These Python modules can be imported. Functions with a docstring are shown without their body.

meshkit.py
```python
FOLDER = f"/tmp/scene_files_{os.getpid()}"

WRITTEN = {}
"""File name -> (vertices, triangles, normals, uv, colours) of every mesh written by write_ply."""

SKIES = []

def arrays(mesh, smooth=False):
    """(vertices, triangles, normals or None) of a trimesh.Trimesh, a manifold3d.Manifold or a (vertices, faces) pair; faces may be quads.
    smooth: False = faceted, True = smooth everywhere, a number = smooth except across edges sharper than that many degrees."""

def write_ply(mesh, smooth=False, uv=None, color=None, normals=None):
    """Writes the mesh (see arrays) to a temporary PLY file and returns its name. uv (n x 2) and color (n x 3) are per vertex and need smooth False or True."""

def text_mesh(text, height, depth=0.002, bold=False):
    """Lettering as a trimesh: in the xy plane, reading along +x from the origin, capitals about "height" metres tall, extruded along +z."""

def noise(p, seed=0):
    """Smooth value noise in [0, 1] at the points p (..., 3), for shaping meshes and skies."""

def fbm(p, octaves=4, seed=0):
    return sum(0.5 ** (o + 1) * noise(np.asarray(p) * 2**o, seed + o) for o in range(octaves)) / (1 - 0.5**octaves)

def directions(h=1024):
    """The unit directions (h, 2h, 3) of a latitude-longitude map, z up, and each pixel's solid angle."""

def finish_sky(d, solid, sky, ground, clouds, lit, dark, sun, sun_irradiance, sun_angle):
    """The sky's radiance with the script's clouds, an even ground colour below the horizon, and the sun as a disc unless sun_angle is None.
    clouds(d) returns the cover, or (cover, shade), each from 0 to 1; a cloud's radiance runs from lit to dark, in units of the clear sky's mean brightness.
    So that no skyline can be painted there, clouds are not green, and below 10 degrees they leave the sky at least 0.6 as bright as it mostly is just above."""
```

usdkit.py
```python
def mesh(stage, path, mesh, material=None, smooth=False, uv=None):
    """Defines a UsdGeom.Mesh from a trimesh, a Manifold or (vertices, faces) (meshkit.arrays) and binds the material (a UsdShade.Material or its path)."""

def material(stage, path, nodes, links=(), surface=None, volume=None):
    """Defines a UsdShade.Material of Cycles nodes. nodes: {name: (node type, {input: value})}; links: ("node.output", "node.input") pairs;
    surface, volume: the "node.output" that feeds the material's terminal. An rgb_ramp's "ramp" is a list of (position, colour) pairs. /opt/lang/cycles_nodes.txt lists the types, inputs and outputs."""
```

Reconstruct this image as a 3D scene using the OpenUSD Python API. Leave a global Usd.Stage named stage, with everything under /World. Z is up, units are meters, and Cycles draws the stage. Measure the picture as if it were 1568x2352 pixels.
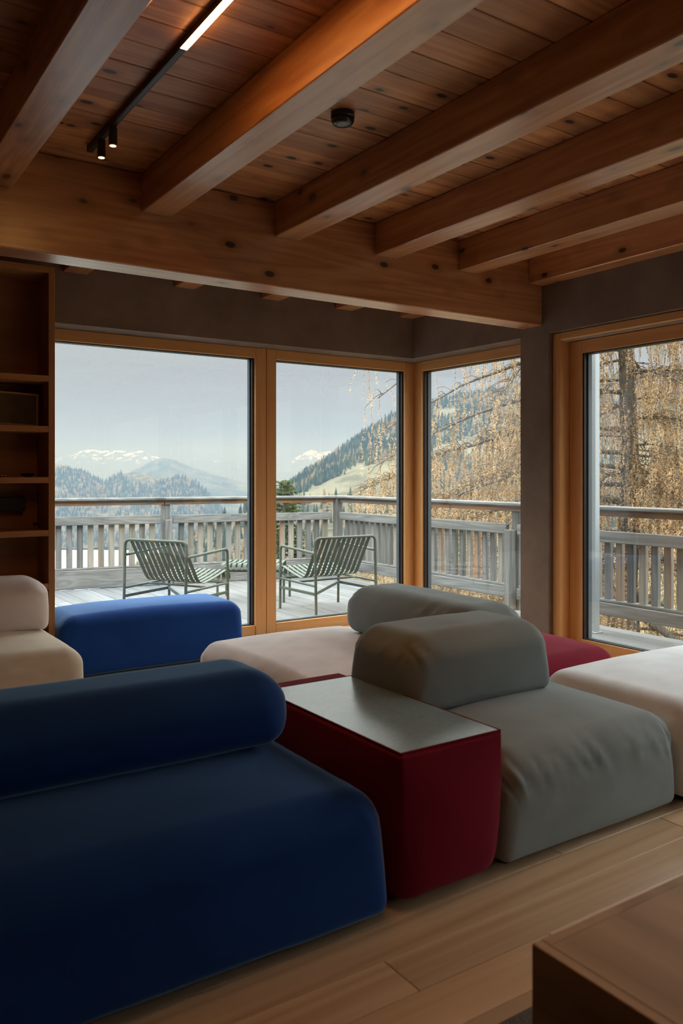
import math, re
import numpy as np, trimesh, manifold3d, usdkit, meshkit
from pxr import Usd, UsdGeom, UsdLux, UsdShade, Gf, Sdf, Vt

stage = Usd.Stage.CreateInMemory()
UsdGeom.SetStageUpAxis(stage, "Z")
UsdGeom.SetStageMetersPerUnit(stage, 1.0)
UsdGeom.Xform.Define(stage, "/World")
UsdGeom.Scope.Define(stage, "/World/Looks")
rng = np.random.default_rng(7)
PI = math.pi

# ------------------------------------------------------------------ camera
EYE = 1.2
FPX = 1870.0                       # focal length in pixels of the 1568-wide picture
HORIZON = 1090.6                   # row of the horizon
YAW = math.atan((784 + 467.5) / FPX)
FX, FY = math.sin(YAW), math.cos(YAW)
cam = UsdGeom.Camera.Define(stage, "/World/camera")
cam.CreateHorizontalApertureAttr(24.0)
cam.CreateFocalLengthAttr(24.0 * FPX / 1568)
cam.CreateVerticalApertureOffsetAttr(-(1176 - HORIZON) * 24.0 / 1568)
cam.CreateFStopAttr(4.5)
cam.CreateFocusDistanceAttr(6.2)
cam.CreateClippingRangeAttr((0.05, 60000.0))
cam.CreateExposureAttr(0.72)
_m = Gf.Matrix4d()
_m.SetLookAt(Gf.Vec3d(0, 0, EYE), Gf.Vec3d(FX, FY, EYE), Gf.Vec3d(0, 0, 1))
cam.AddTransformOp().Set(_m.GetInverse())

# ------------------------------------------------------------------ sky (overcast, unseen overhead part brightened steeply to light the room)
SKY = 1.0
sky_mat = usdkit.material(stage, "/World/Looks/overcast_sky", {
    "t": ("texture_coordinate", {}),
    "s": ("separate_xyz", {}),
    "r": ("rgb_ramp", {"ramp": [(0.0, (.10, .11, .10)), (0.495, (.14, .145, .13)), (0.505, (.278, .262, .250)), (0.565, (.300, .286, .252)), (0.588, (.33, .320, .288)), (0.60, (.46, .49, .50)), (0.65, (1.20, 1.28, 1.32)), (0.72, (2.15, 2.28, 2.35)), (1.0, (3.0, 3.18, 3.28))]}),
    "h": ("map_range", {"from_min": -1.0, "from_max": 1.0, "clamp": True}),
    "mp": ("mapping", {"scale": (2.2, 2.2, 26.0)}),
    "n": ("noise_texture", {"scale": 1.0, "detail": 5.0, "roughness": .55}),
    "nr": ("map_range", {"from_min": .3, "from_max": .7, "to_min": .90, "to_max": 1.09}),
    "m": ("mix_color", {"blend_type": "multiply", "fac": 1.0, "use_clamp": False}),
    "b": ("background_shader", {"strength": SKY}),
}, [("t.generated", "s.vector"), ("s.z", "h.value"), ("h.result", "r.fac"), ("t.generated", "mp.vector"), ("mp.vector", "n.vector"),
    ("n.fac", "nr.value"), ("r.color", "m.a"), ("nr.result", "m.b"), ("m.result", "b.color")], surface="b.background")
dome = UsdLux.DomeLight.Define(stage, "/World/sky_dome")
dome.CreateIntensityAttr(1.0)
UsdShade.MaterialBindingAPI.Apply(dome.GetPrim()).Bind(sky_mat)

# ------------------------------------------------------------------ helpers
used = {}
def numbered(parent, name):
    k = used.get((parent, name), 0)
    used[(parent, name)] = k + 1
    return name if k == 0 else f"{name}_{k:03d}"

def path_of(parent):
    return "/World" if parent is None else str(parent.GetPath())

def data(prim, label=None, cat=None, group=None, kind=None):
    for k, v in (("label", label), ("category", cat), ("group", group), ("kind", kind)):
        if v:
            prim.SetCustomDataByKey(k, v)
    return prim

def obj(name, mesh, mat, parent=None, smooth=False, label=None, cat=None, group=None, kind=None):
    pp = path_of(parent)
    p = usdkit.mesh(stage, f"{pp}/{numbered(pp, name)}", mesh, mat, smooth=smooth).GetPrim()
    return data(p, label, cat, group, kind)

def thing(name, label=None, cat=None, loc=(0, 0, 0), group=None, kind=None, rotz=0.0):
    x = UsdGeom.Xform.Define(stage, f"/World/{numbered('/World', name)}")
    if any(loc) or rotz:
        x.AddTranslateOp().Set(Gf.Vec3d(*map(float, loc)))
        if rotz:
            x.AddRotateZOp().Set(float(rotz))
    return data(x.GetPrim(), label, cat, group, kind)

def curves(name, pts, counts, widths, mat, parent, kind=None):
    pp = path_of(parent)
    c = UsdGeom.BasisCurves.Define(stage, f"{pp}/{numbered(pp, name)}")
    c.CreateTypeAttr("linear")
    c.CreatePointsAttr(Vt.Vec3fArray.FromNumpy(np.asarray(pts, np.float32)))
    c.CreateCurveVertexCountsAttr(Vt.IntArray.FromNumpy(np.asarray(counts, np.int32)))
    c.CreateWidthsAttr(Vt.FloatArray.FromNumpy(np.asarray(widths, np.float32)))
    c.SetWidthsInterpolation("vertex")
    UsdShade.MaterialBindingAPI.Apply(c.GetPrim()).Bind(mat)
    return data(c.GetPrim(), kind=kind)

def box(x0, x1, y0, y1, z0, z1):
    m = trimesh.creation.box([x1 - x0, y1 - y0, z1 - z0])
    m.apply_translation([(x0 + x1) / 2, (y0 + y1) / 2, (z0 + z1) / 2])
    return m

def bevel(x0, x1, y0, y1, z0, z1, c=.004):
    pts = []
    lo, hi = np.array([x0, y0, z0]), np.array([x1, y1, z1])
    for sx in (0, 1):
        for sy in (0, 1):
            for sz in (0, 1):
                s = np.array([sx, sy, sz])
                corner = np.where(s, hi, lo)
                inward = np.where(s, -1, 1) * c
                for k in range(3):
                    p = corner + inward
                    p[k] = corner[k]
                    pts.append(p)
    return manifold3d.Manifold.hull_points(np.array(pts, float))

def join(ms):
    out = []
    for m in ms:
        if hasattr(m, "to_mesh"):
            mm = m.to_mesh()
            m = trimesh.Trimesh(mm.vert_properties[:, :3], mm.tri_verts, process=False)
        out.append(m)
    return trimesh.util.concatenate(out)

def moved(m, mat4):
    if hasattr(m, "to_mesh"):
        mm = m.to_mesh()
        m = trimesh.Trimesh(mm.vert_properties[:, :3], mm.tri_verts, process=False)
    m = m.copy()
    m.apply_transform(mat4)
    return m

def frame2(origin, ax):
    """4x4 whose x axis is the horizontal direction ax, z up, at origin."""
    ax = np.array([ax[0], ax[1], 0.0]); ax /= np.linalg.norm(ax)
    T = np.eye(4)
    T[:3, 0], T[:3, 1], T[:3, 2], T[:3, 3] = ax, np.cross([0, 0, 1], ax), [0, 0, 1], origin
    return T

def fillet(pts, r, n=6):
    pts = [np.array(p, float) for p in pts]
    out = [pts[0]]
    for a, b, c in zip(pts, pts[1:], pts[2:]):
        u, w = a - b, c - b
        lu, lw = np.linalg.norm(u), np.linalg.norm(w)
        u, w = u / lu, w / lw
        d = min(r, lu * .49, lw * .49)
        for t in np.linspace(0, 1, n + 1):
            out.append((1 - t) ** 2 * (b + u * d) + 2 * t * (1 - t) * b + t ** 2 * (b + w * d))
    out.append(pts[-1])
    return np.array(out)

def tube(path, r, n=10):
    path = np.asarray(path, float)
    rr = np.broadcast_to(np.asarray(r, float), len(path))
    tan = np.gradient(path, axis=0)
    tan /= np.linalg.norm(tan, axis=1, keepdims=True)
    ref = np.array([0, 0, 1.0]) if abs(tan[0][2]) < .9 else np.array([1.0, 0, 0])
    v = []
    for p, t, q in zip(path, tan, rr):
        ref = ref - t * (ref @ t)
        ref /= np.linalg.norm(ref)
        b = np.cross(t, ref)
        for k in range(n):
            a = 2 * PI * k / n
            v.append(p + q * (math.cos(a) * ref + math.sin(a) * b))
    f = []
    for i in range(len(path) - 1):
        for k in range(n):
            a, b = i * n + k, i * n + (k + 1) % n
            f += [[a, b, b + n], [a, b + n, a + n]]
    v += [path[0], path[-1]]
    for k in range(n):
        f.append([len(v) - 2, (k + 1) % n, k])
        f.append([len(v) - 1, (len(path) - 1) * n + k, (len(path) - 1) * n + (k + 1) % n])
    return trimesh.Trimesh(v, f, process=False)

def ribbon(prof, x0, x1, th):
    """A flat strip that follows the profile (y, z), from x0 to x1, th thick."""
    prof = np.asarray(prof, float)
    t = np.gradient(prof, axis=0)
    t /= np.linalg.norm(t, axis=1, keepdims=True)
    nrm = np.stack([-t[:, 1], t[:, 0]], 1) * th / 2
    v = []
    for p, n in zip(prof, nrm):
        for x, s in ((x0, 1), (x1, 1), (x1, -1), (x0, -1)):
            v.append([x, p[0] + s * n[0], p[1] + s * n[1]])
    f = []
    for i in range(len(prof) - 1):
        for k in range(4):
            a, b = i * 4 + k, i * 4 + (k + 1) % 4
            f += [[a, a + 4, b + 4], [a, b + 4, b]]
    e = (len(prof) - 1) * 4
    f += [[0, 1, 2], [0, 2, 3], [e, e + 2, e + 1], [e, e + 3, e + 2]]
    return trimesh.Trimesh(v, f, process=False)

def lathe(prof, n=40):
    return trimesh.creation.revolve(np.asarray(prof, float), sections=n)

def cushion(x0, x1, y0, y1, z0, z1, r=.09, crown=.02, bulge=.015, wrinkle=.004, seed=1, rb=None, n=34):
    """Upholstered block: rounded, a little inflated, with tension wrinkles along its top edges."""
    h = np.array([x1 - x0, y1 - y0, z1 - z0]) / 2
    c0 = np.array([x0 + x1, y0 + y1, z0 + z1]) / 2
    rb = rb or r
    def axis(hh):
        k = max(8, int(n * min(1, hh * 2.2)))
        edge = np.linspace(0, 1, 11)[:-1]
        rad = min(r, hh * .98)
        inner = np.linspace(-(hh - rad), hh - rad, k)
        return np.concatenate([-hh + edge * rad, inner, (hh - edge * rad)[::-1]])
    ax = [axis(v) for v in h]
    V, Fc = [], []
    for d in range(3):
        a, b = (d + 1) % 3, (d + 2) % 3
        A, B = np.meshgrid(ax[a], ax[b], indexing="ij")
        for s in (-1, 1):
            P = np.zeros(A.shape + (3,))
            P[..., a], P[..., b], P[..., d] = A, B, s * h[d]
            base = sum(len(q) for q in V)
            idx = np.arange(A.size).reshape(A.shape) + base
            q = np.stack([idx[:-1, :-1], idx[1:, :-1], idx[1:, 1:], idx[:-1, 1:]], -1).reshape(-1, 4)
            Fc.append(q if s > 0 else q[:, ::-1])
            V.append(P.reshape(-1, 3))
    V, Fc = np.vstack(V), np.vstack(Fc)
    tri = np.vstack([Fc[:, [0, 1, 2]], Fc[:, [0, 2, 3]]])
    m = trimesh.Trimesh(V, tri, process=False)
    m.merge_vertices(digits_vertex=6)
    V = np.array(m.vertices)
    zz = np.clip(V[:, 2:3] / h[2] * .5 + .5, 0, 1)
    rr = rb + (r - rb) * zz * zz * (3 - 2 * zz)
    rad = np.minimum(np.broadcast_to(rr, V.shape), h * .98)
    core = np.clip(V, -(h - rad), h - rad)
    dv = (V - core) / rad
    L = np.linalg.norm(dv, axis=1, keepdims=True)
    inf = np.abs(dv).max(1, keepdims=True)
    nd = np.where(L > 0, dv / np.maximum(L, 1e-9), 0) * inf
    P = core + nd * rad
    q = np.clip(P / h, -1, 1)
    fx, fy, fz = [1 - np.abs(q[:, k]) ** 2.4 for k in range(3)]
    up = q[:, 2] > 0
    P[:, 2] += np.where(up, crown, 0) * fx * fy * np.abs(q[:, 2]) ** 1.5
    P[:, 0] += bulge * q[:, 0] * fy ** .7 * fz
    P[:, 1] += bulge * q[:, 1] * fx ** .7 * fz
    m.vertices = P
    N = np.array(m.vertex_normals)
    # tension wrinkles: run over the upper edges, across the edge's direction, and fade down the sides
    zrel = (P[:, 2] + h[2]) / (2 * h[2])
    band = np.exp(-((zrel - .80) / .17) ** 2)
    W = np.zeros(len(P))
    for along, face in ((0, 1), (1, 0)):
        mask = band * np.clip(np.abs(N[:, face]) * 1.4, 0, 1)
        s = P[:, along]
        warp = meshkit.noise(np.stack([s * 5, P[:, 2] * 6, s * 0 + face], 1), seed + 5) * .06
        a = meshkit.noise(np.stack([(s + warp + .25 * P[:, 2]) * 34, P[:, 2] * 4, s * 0 + 3 * face], 1), seed)
        gate = np.clip(meshkit.noise(np.stack([s * 4.5, s * 0 + .5, s * 0 + 7 * face], 1), seed + 9) * 2.6 - .85, 0, 1)
        W += mask * gate * (np.abs(a - .5) * 2 - .45)
    soft = meshkit.fbm(np.concatenate([P * 3.2], 1) + seed, 3, seed) - .5
    P = P + N * (wrinkle * W + .010 * soft)[:, None]
    P[:, 2] = np.maximum(P[:, 2], -h[2])
    m.vertices = P + c0
    return m

# ------------------------------------------------------------------ materials
def mat(name, nodes, links, surface, volume=None):
    return usdkit.material(stage, f"/World/Looks/{name}", nodes, links, surface=surface, volume=volume)

def plain(name, col, rough=.5, metallic=0.0, spec=.5, emit=None, strength=0.0, coat=0.0):
    d = {"base_color": col, "roughness": rough, "metallic": metallic, "specular_ior_level": spec, "coat_weight": coat}
    if emit:
        d["emission_color"], d["emission_strength"] = emit, strength
    return mat(name, {"p": ("principled_bsdf", d)}, [], "p.BSDF")

def wood(name, axis, dark, light, knots=None, knot_col=(.03, .012, .006), knot_scale=6.5, rough=.55, spec=.35, vary=.35, grain=38.0, stretch=.055, bump=.05, coat=0.0, patch=None, ring=.35):
    """Sawn timber: grain along the axis (0 x, 1 y, 2 z), rings, optional knots and patches; each piece differs a little."""
    sc = [1.0, 1.0, 1.0]; sc[axis] = stretch
    kn = [1.0, 1.0, 1.0]; kn[axis] = .55
    nodes = {
        "g": ("geometry", {}), "oi": ("object_info", {}),
        "rm": ("math", {"math_type": "multiply", "value2": 31.7}),
        "rv": ("combine_xyz", {}), "ad": ("vector_math", {"math_type": "add"}),
        "mp": ("mapping", {"scale": tuple(sc)}),
        "n": ("noise_texture", {"scale": grain, "detail": 4.0, "roughness": .6, "distortion": .3}),
        "mp2": ("mapping", {"scale": tuple(sc)}),
        "w": ("noise_texture", {"scale": grain * .22, "detail": 2.0, "roughness": .5, "distortion": .8}),
        "wm": ("math", {"math_type": "multiply", "value2": 9.0}), "ws": ("math", {"math_type": "pingpong", "value2": 1.0}),
        "mx": ("mix_float", {"fac": ring}),
        "r": ("rgb_ramp", {"ramp": [(.18, dark), (.75, light)]}),
        "vr": ("map_range", {"from_min": 0.0, "from_max": 1.0, "to_min": 1 - vary, "to_max": 1 + vary * .5}),
        "vm": ("mix_color", {"blend_type": "multiply", "fac": 1.0, "use_clamp": False}),
        "b": ("bump", {"strength": bump, "distance": .004}),
        "p": ("principled_bsdf", {"roughness": rough, "specular_ior_level": spec, "coat_weight": coat, "coat_roughness": .30}),
    }
    links = [("oi.random", "rm.value1"), ("rm.value", "rv.x"), ("rm.value", "rv.y"), ("rm.value", "rv.z"), ("g.position", "ad.vector1"), ("rv.vector", "ad.vector2"),
             ("ad.vector", "mp.vector"), ("mp.vector", "n.vector"), ("mp.vector", "w.vector"),
             ("w.fac", "wm.value1"), ("wm.value", "ws.value1"), ("n.fac", "mx.a"), ("ws.value", "mx.b"), ("mx.result", "r.fac"),
             ("oi.random", "vr.value"), ("r.color", "vm.a"), ("vr.result", "vm.b"), ("n.fac", "b.height"), ("b.normal", "p.normal")]
    out = "vm.result"
    if patch:
        nodes |= {"pn": ("noise_texture", {"scale": patch[1], "detail": 3.0, "roughness": .6}), "pr": ("map_range", {"from_min": patch[2], "from_max": patch[2] + .14, "clamp": True}),
                  "pm": ("mix_color", {"blend_type": "mix", "b": patch[0]})}
        links += [("mp.vector", "pn.vector"), ("pn.fac", "pr.value"), ("pr.result", "pm.fac"), (out, "pm.a")]
        out = "pm.result"
    if knots:
        nodes |= {"mk": ("mapping", {"scale": tuple(kn)}), "vo": ("voronoi_texture", {"scale": knot_scale}),
                  "kr": ("map_range", {"from_min": knots * .75, "from_max": knots * 1.1, "to_min": 1.0, "to_max": 0.0, "clamp": True}),
                  "hr": ("map_range", {"from_min": knots, "from_max": knots * 2.6, "to_min": .55, "to_max": 0.0, "clamp": True}),
                  "km": ("mix_color", {"blend_type": "mix", "b": knot_col}), "hm": ("mix_color", {"blend_type": "mix", "b": tuple(np.array(dark) * .55)})}
        links += [("ad.vector", "mk.vector"), ("mk.vector", "vo.vector"), ("vo.distance", "kr.value"), ("vo.distance", "hr.value"),
                  ("hr.result", "hm.fac"), (out, "hm.a"), ("hm.result", "km.a"), ("kr.result", "km.fac")]
        out = "km.result"
    links.append((out, "p.base_color"))
    return mat(name, nodes, links, "p.BSDF")

PINE_D, PINE_L = (.37, .130, .046), (.62, .31, .135)
M = {}
M["ceiling_pine"] = wood("ceiling_pine", 0, (.42, .150, .050), (.72, .36, .15), knots=.145, knot_scale=9.5, vary=.30, rough=.45, spec=.5, coat=.15)
M["beam_pine_x"] = wood("beam_pine_x", 0, PINE_D, PINE_L, knots=.13, knot_scale=7.5, vary=.1, rough=.33, spec=.9, coat=.7)
M["beam_pine_y"] = wood("beam_pine_y", 1, PINE_D, PINE_L, knots=.13, knot_scale=7.5, vary=.12, rough=.33, spec=.9, coat=.7)
M["frame_x"] = wood("window_wood_x", 0, (.50, .235, .080), (.62, .32, .125), vary=.0, rough=.4, bump=.01, ring=.15)
M["frame_y"] = wood("window_wood_y", 1, (.50, .235, .080), (.62, .32, .125), vary=.0, rough=.4, bump=.01, ring=.15)
M["frame_z"] = wood("window_wood_z", 2, (.50, .235, .080), (.62, .32, .125), vary=.0, rough=.4, bump=.01, ring=.15)
M["shelf_x"] = wood("shelf_wood_x", 0, (.34, .15, .055), (.44, .21, .085), vary=.05, rough=.45, bump=.01, ring=.2)
M["shelf_z"] = wood("shelf_wood_z", 2, (.34, .15, .055), (.44, .21, .085), vary=.05, rough=.45, bump=.01, ring=.2)
M["oak"] = wood("oak_floor", 0, (.44, .275, .145), (.62, .42, .25), vary=.2, rough=.33, spec=.5, coat=.4, grain=24.0, stretch=.05, ring=.55, bump=.02)
M["table_wood"] = wood("table_wood", 1, (.34, .225, .135), (.50, .35, .225), vary=.08, rough=.42, grain=16.0, stretch=.08, ring=.45, bump=.01)
M["deck_wood"] = wood("deck_wood", 1, (.120, .121, .117), (.192, .193, .187), vary=.16, rough=.75, spec=.25, grain=34.0)
GREY_D, GREY_L = (.092, .089, .082), (.205, .200, .187)
RUST = (.29, .135, .058)
M["grey_h"] = wood("weathered_rail", 0, GREY_D, GREY_L, knots=.075, knot_scale=3.0, knot_col=(.09, .075, .06), vary=.1, rough=.8, spec=.2)
M["grey_hy"] = wood("weathered_rail_long", 1, GREY_D, GREY_L, knots=.075, knot_scale=3.0, knot_col=(.09, .075, .06), vary=.1, rough=.8, spec=.2)
M["rust_h"] = wood("sheltered_rail", 0, GREY_D, GREY_L, vary=.1, rough=.8, spec=.2, patch=(RUST, 9.0, .38))
M["rust_hy"] = wood("sheltered_rail_long", 1, GREY_D, GREY_L, vary=.1, rough=.8, spec=.2, patch=(RUST, 9.0, .38))
M["slat_grey"] = wood("weathered_slat", 2, GREY_D, GREY_L, knots=.07, knot_scale=4.0, knot_col=(.09, .075, .06), vary=.28, rough=.8, spec=.2)
M["slat_rust"] = wood("weathered_slat_warm", 2, (.16, .145, .12), (.28, .245, .20), vary=.25, rough=.8, spec=.2, patch=(RUST, 7.0, .55))

def plaster(name, col):
    return mat(name, {"g": ("geometry", {}), "n": ("noise_texture", {"scale": 3.0, "detail": 6.0, "roughness": .62}), "r": ("rgb_ramp", {"ramp": [(.3, tuple(np.array(col) * .8)), (.7, tuple(np.array(col) * 1.2))]}),
               "n2": ("noise_texture", {"scale": 160.0, "detail": 3.0}), "b": ("bump", {"strength": .12, "distance": .002}), "p": ("principled_bsdf", {"roughness": .85, "specular_ior_level": .2})},
               [("g.position", "n.vector"), ("n.fac", "r.fac"), ("r.color", "p.base_color"), ("g.position", "n2.vector"), ("n2.fac", "b.height"), ("b.normal", "p.normal")], "p.BSDF")
M["plaster"] = plaster("clay_plaster", (.178, .132, .106))
M["dark_wall"] = plaster("dark_plaster", (.030, .022, .018))

def fabric(name, col, tint, sheen=.5, rough=.95):
    return mat(name, {"g": ("geometry", {}), "n": ("noise_texture", {"scale": 420.0, "detail": 2.0}), "n2": ("noise_texture", {"scale": 5.0, "detail": 3.0}),
               "r": ("rgb_ramp", {"ramp": [(.3, tuple(np.array(col) * .9)), (.7, tuple(np.array(col) * 1.08))]}),
               "b": ("bump", {"strength": .10, "distance": .001}), "p": ("principled_bsdf", {"roughness": rough, "specular_ior_level": .12, "sheen_weight": sheen, "sheen_roughness": .32, "sheen_tint": tint})},
               [("g.position", "n.vector"), ("g.position", "n2.vector"), ("n2.fac", "r.fac"), ("r.color", "p.base_color"), ("n.fac", "b.height"), ("b.normal", "p.normal")], "p.BSDF")
M["blue"] = fabric("blue_wool", (.010, .048, .215), (.42, .70, 1.0), 1.0)
M["grey"] = fabric("grey_wool", (.235, .265, .262), (.9, .95, .95), .25)
M["pink"] = fabric("pink_wool", (.80, .735, .72), (1., .95, .93), .22)
M["cream"] = fabric("cream_wool", (.75, .775, .785), (1., 1., 1.), .2)
M["beige"] = fabric("beige_wool", (.73, .64, .51), (1., 1., .95), .3)
M["red"] = fabric("burgundy_wool", (.18, .008, .022), (1., .35, .4), .12)
M["laminate"] = mat("dark_laminate", {"g": ("geometry", {}), "n": ("noise_texture", {"scale": 60.0, "detail": 4.0}), "r": ("map_range", {"from_min": .3, "from_max": .7, "to_min": .27, "to_max": .31}),
                    "p": ("principled_bsdf", {"base_color": (.165, .225, .24), "specular_ior_level": .8, "coat_weight": .4, "coat_roughness": .2})}, [("g.position", "n.vector"), ("n.fac", "r.value"), ("r.result", "p.roughness")], "p.BSDF")
M["rug"] = mat("grey_rug_pile", {"g": ("geometry", {}), "n": ("noise_texture", {"scale": 180.0, "detail": 3.0}), "r": ("rgb_ramp", {"ramp": [(.3, (.085, .08, .075)), (.7, (.16, .15, .145))]}), "b": ("bump", {"strength": .5, "distance": .006}),
                "p": ("principled_bsdf", {"roughness": .95, "specular_ior_level": .1})}, [("g.position", "n.vector"), ("n.fac", "r.fac"), ("r.color", "p.base_color"), ("n.fac", "b.height"), ("b.normal", "p.normal")], "p.BSDF")
M["black"] = plain("black_metal", (.012, .011, .011), .42, 0, .5)
M["detector"] = plain("black_plastic", (.012, .013, .013), .22, 0, .6)
M["gasket"] = plain("black_gasket", (.008, .009, .009), .5)
M["alu"] = plain("grey_aluminium", (.34, .37, .385), .4, .3)
M["darkalu"] = plain("dark_aluminium", (.06, .075, .085), .4, .2)
M["brass"] = plain("brass", (.62, .38, .14), .3, 1.0)
M["silver"] = plain("polished_metal", (.75, .74, .7), .2, 1.0)
M["chair"] = plain("olive_metal", (.056, .072, .05), .45, 0, .45)
M["print"] = mat("dark_print", {"g": ("geometry", {}), "n": ("noise_texture", {"scale": 14.0, "detail": 3.0}), "r": ("rgb_ramp", {"ramp": [(.3, (.012, .010, .010)), (.75, (.05, .035, .025))]}), "p": ("principled_bsdf", {"roughness": .25})},
                 [("g.position", "n.vector"), ("n.fac", "r.fac"), ("r.color", "p.base_color")], "p.BSDF")
M["led"] = mat("warm_led", {"e": ("emission", {"color": (1.0, .46, .13), "strength": 40.0})}, [], "e.emission")
M["spot"] = mat("spot_lens", {"e": ("emission", {"color": (1.0, .66, .42), "strength": 1.3})}, [], "e.emission")
M["glass"] = mat("window_glass", {"ge": ("geometry", {}), "io": ("map_range", {"to_min": 1.45, "to_max": 1 / 1.45}), "f": ("fresnel", {"IOR": 1.45}), "t": ("transparent_bsdf", {"color": (.955, .975, .97)}), "g": ("glossy_bsdf", {"color": (1., 1., 1.), "roughness": 0.0}), "m": ("mix_closure", {})},
                 [("ge.backfacing", "io.value"), ("io.result", "f.IOR"), ("f.fac", "m.fac"), ("t.BSDF", "m.closure1"), ("g.BSDF", "m.closure2")], "m.closure")

# ------------------------------------------------------------------ the room
WY, WX, CZ = 5.17, 4.152, 2.648          # inner faces of the window wall and the door wall; ceiling
SOF = 2.143                              # underside of the lintels
FYW, FXW = 5.37, 4.33                    # faces of the timber frames
X0, Y0 = -3.4, -3.2                      # far side and rear of the room

wall = thing("wall_back", "dark clay plaster wall above the wide window", kind="structure")
obj("lintel", box(1.20, 4.56, WY, 5.56, SOF, 2.95), M["plaster"], wall)
obj("wall_panel", box(X0, 1.20, WY, 5.56, -.1, 2.95), M["plaster"], wall)
wall = thing("wall_right", "dark clay plaster wall around the glass door with pillar", kind="structure")
obj("lintel", box(WX, 4.56, Y0, WY - .002, SOF, 2.95), M["plaster"], wall)
obj("pillar", box(WX, 4.56, 3.734, 3.983, -.1, SOF - .0005), M["plaster"], wall)
obj("wall_panel", box(WX, 4.56, .10, .35, -.1, SOF - .0005), M["plaster"], wall)
obj("wall_panel", box(WX, 4.56, Y0, -2.9, -.1, SOF - .0005), M["plaster"], wall)
obj("wall_left", box(X0 - .2, X0, Y0 - .2, 5.56, -.1, 2.95), M["dark_wall"], kind="structure")
obj("wall_front", box(X0, 4.56, Y0 - .2, Y0, -.1, 2.95), M["dark_wall"], kind="structure")

# ceiling: boards along x, seen between the joists
ceil = thing("ceiling", kind="structure")
obj("subceiling", box(X0, 4.56, Y0, 5.56, CZ + .024, CZ + .3), M["ceiling_pine"], ceil)
pitch, k0 = .1545, 2.492
ys = np.arange(k0 - 37 * pitch, 5.4, pitch)
for y in ys:
    y1 = min(y + pitch - .0045, WY - .001)
    if y < WY - .03:
        obj("board", bevel(X0, WX - .001, max(y, Y0), y1, CZ + rng.uniform(-.0008, .0008), CZ + .023, .002), M["ceiling_pine"], ceil)

# floor: oak planks along x
floor = thing("floor", kind="structure")
obj("subfloor", box(X0, 4.62, Y0, 5.56, -.10, -.016), M["dark_wall"], floor)
fp = .1405
row = 0
for y in np.arange(1.331 - 33 * fp, 5.36, fp):
    xs = [X0]
    x = X0 + rng.uniform(.3, 1.9)
    while x < 4.1:
        xs.append(x); x += rng.uniform(1.7, 2.3)
    xs.append(4.26)
    for a, b in zip(xs, xs[1:]):
        obj("plank", bevel(a + .0006, b - .0006, y + .0007, min(y + fp - .0007, 5.37), -.0159, rng.uniform(-.0004, .0004), .0012), M["oak"], floor)
    row += 1

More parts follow.
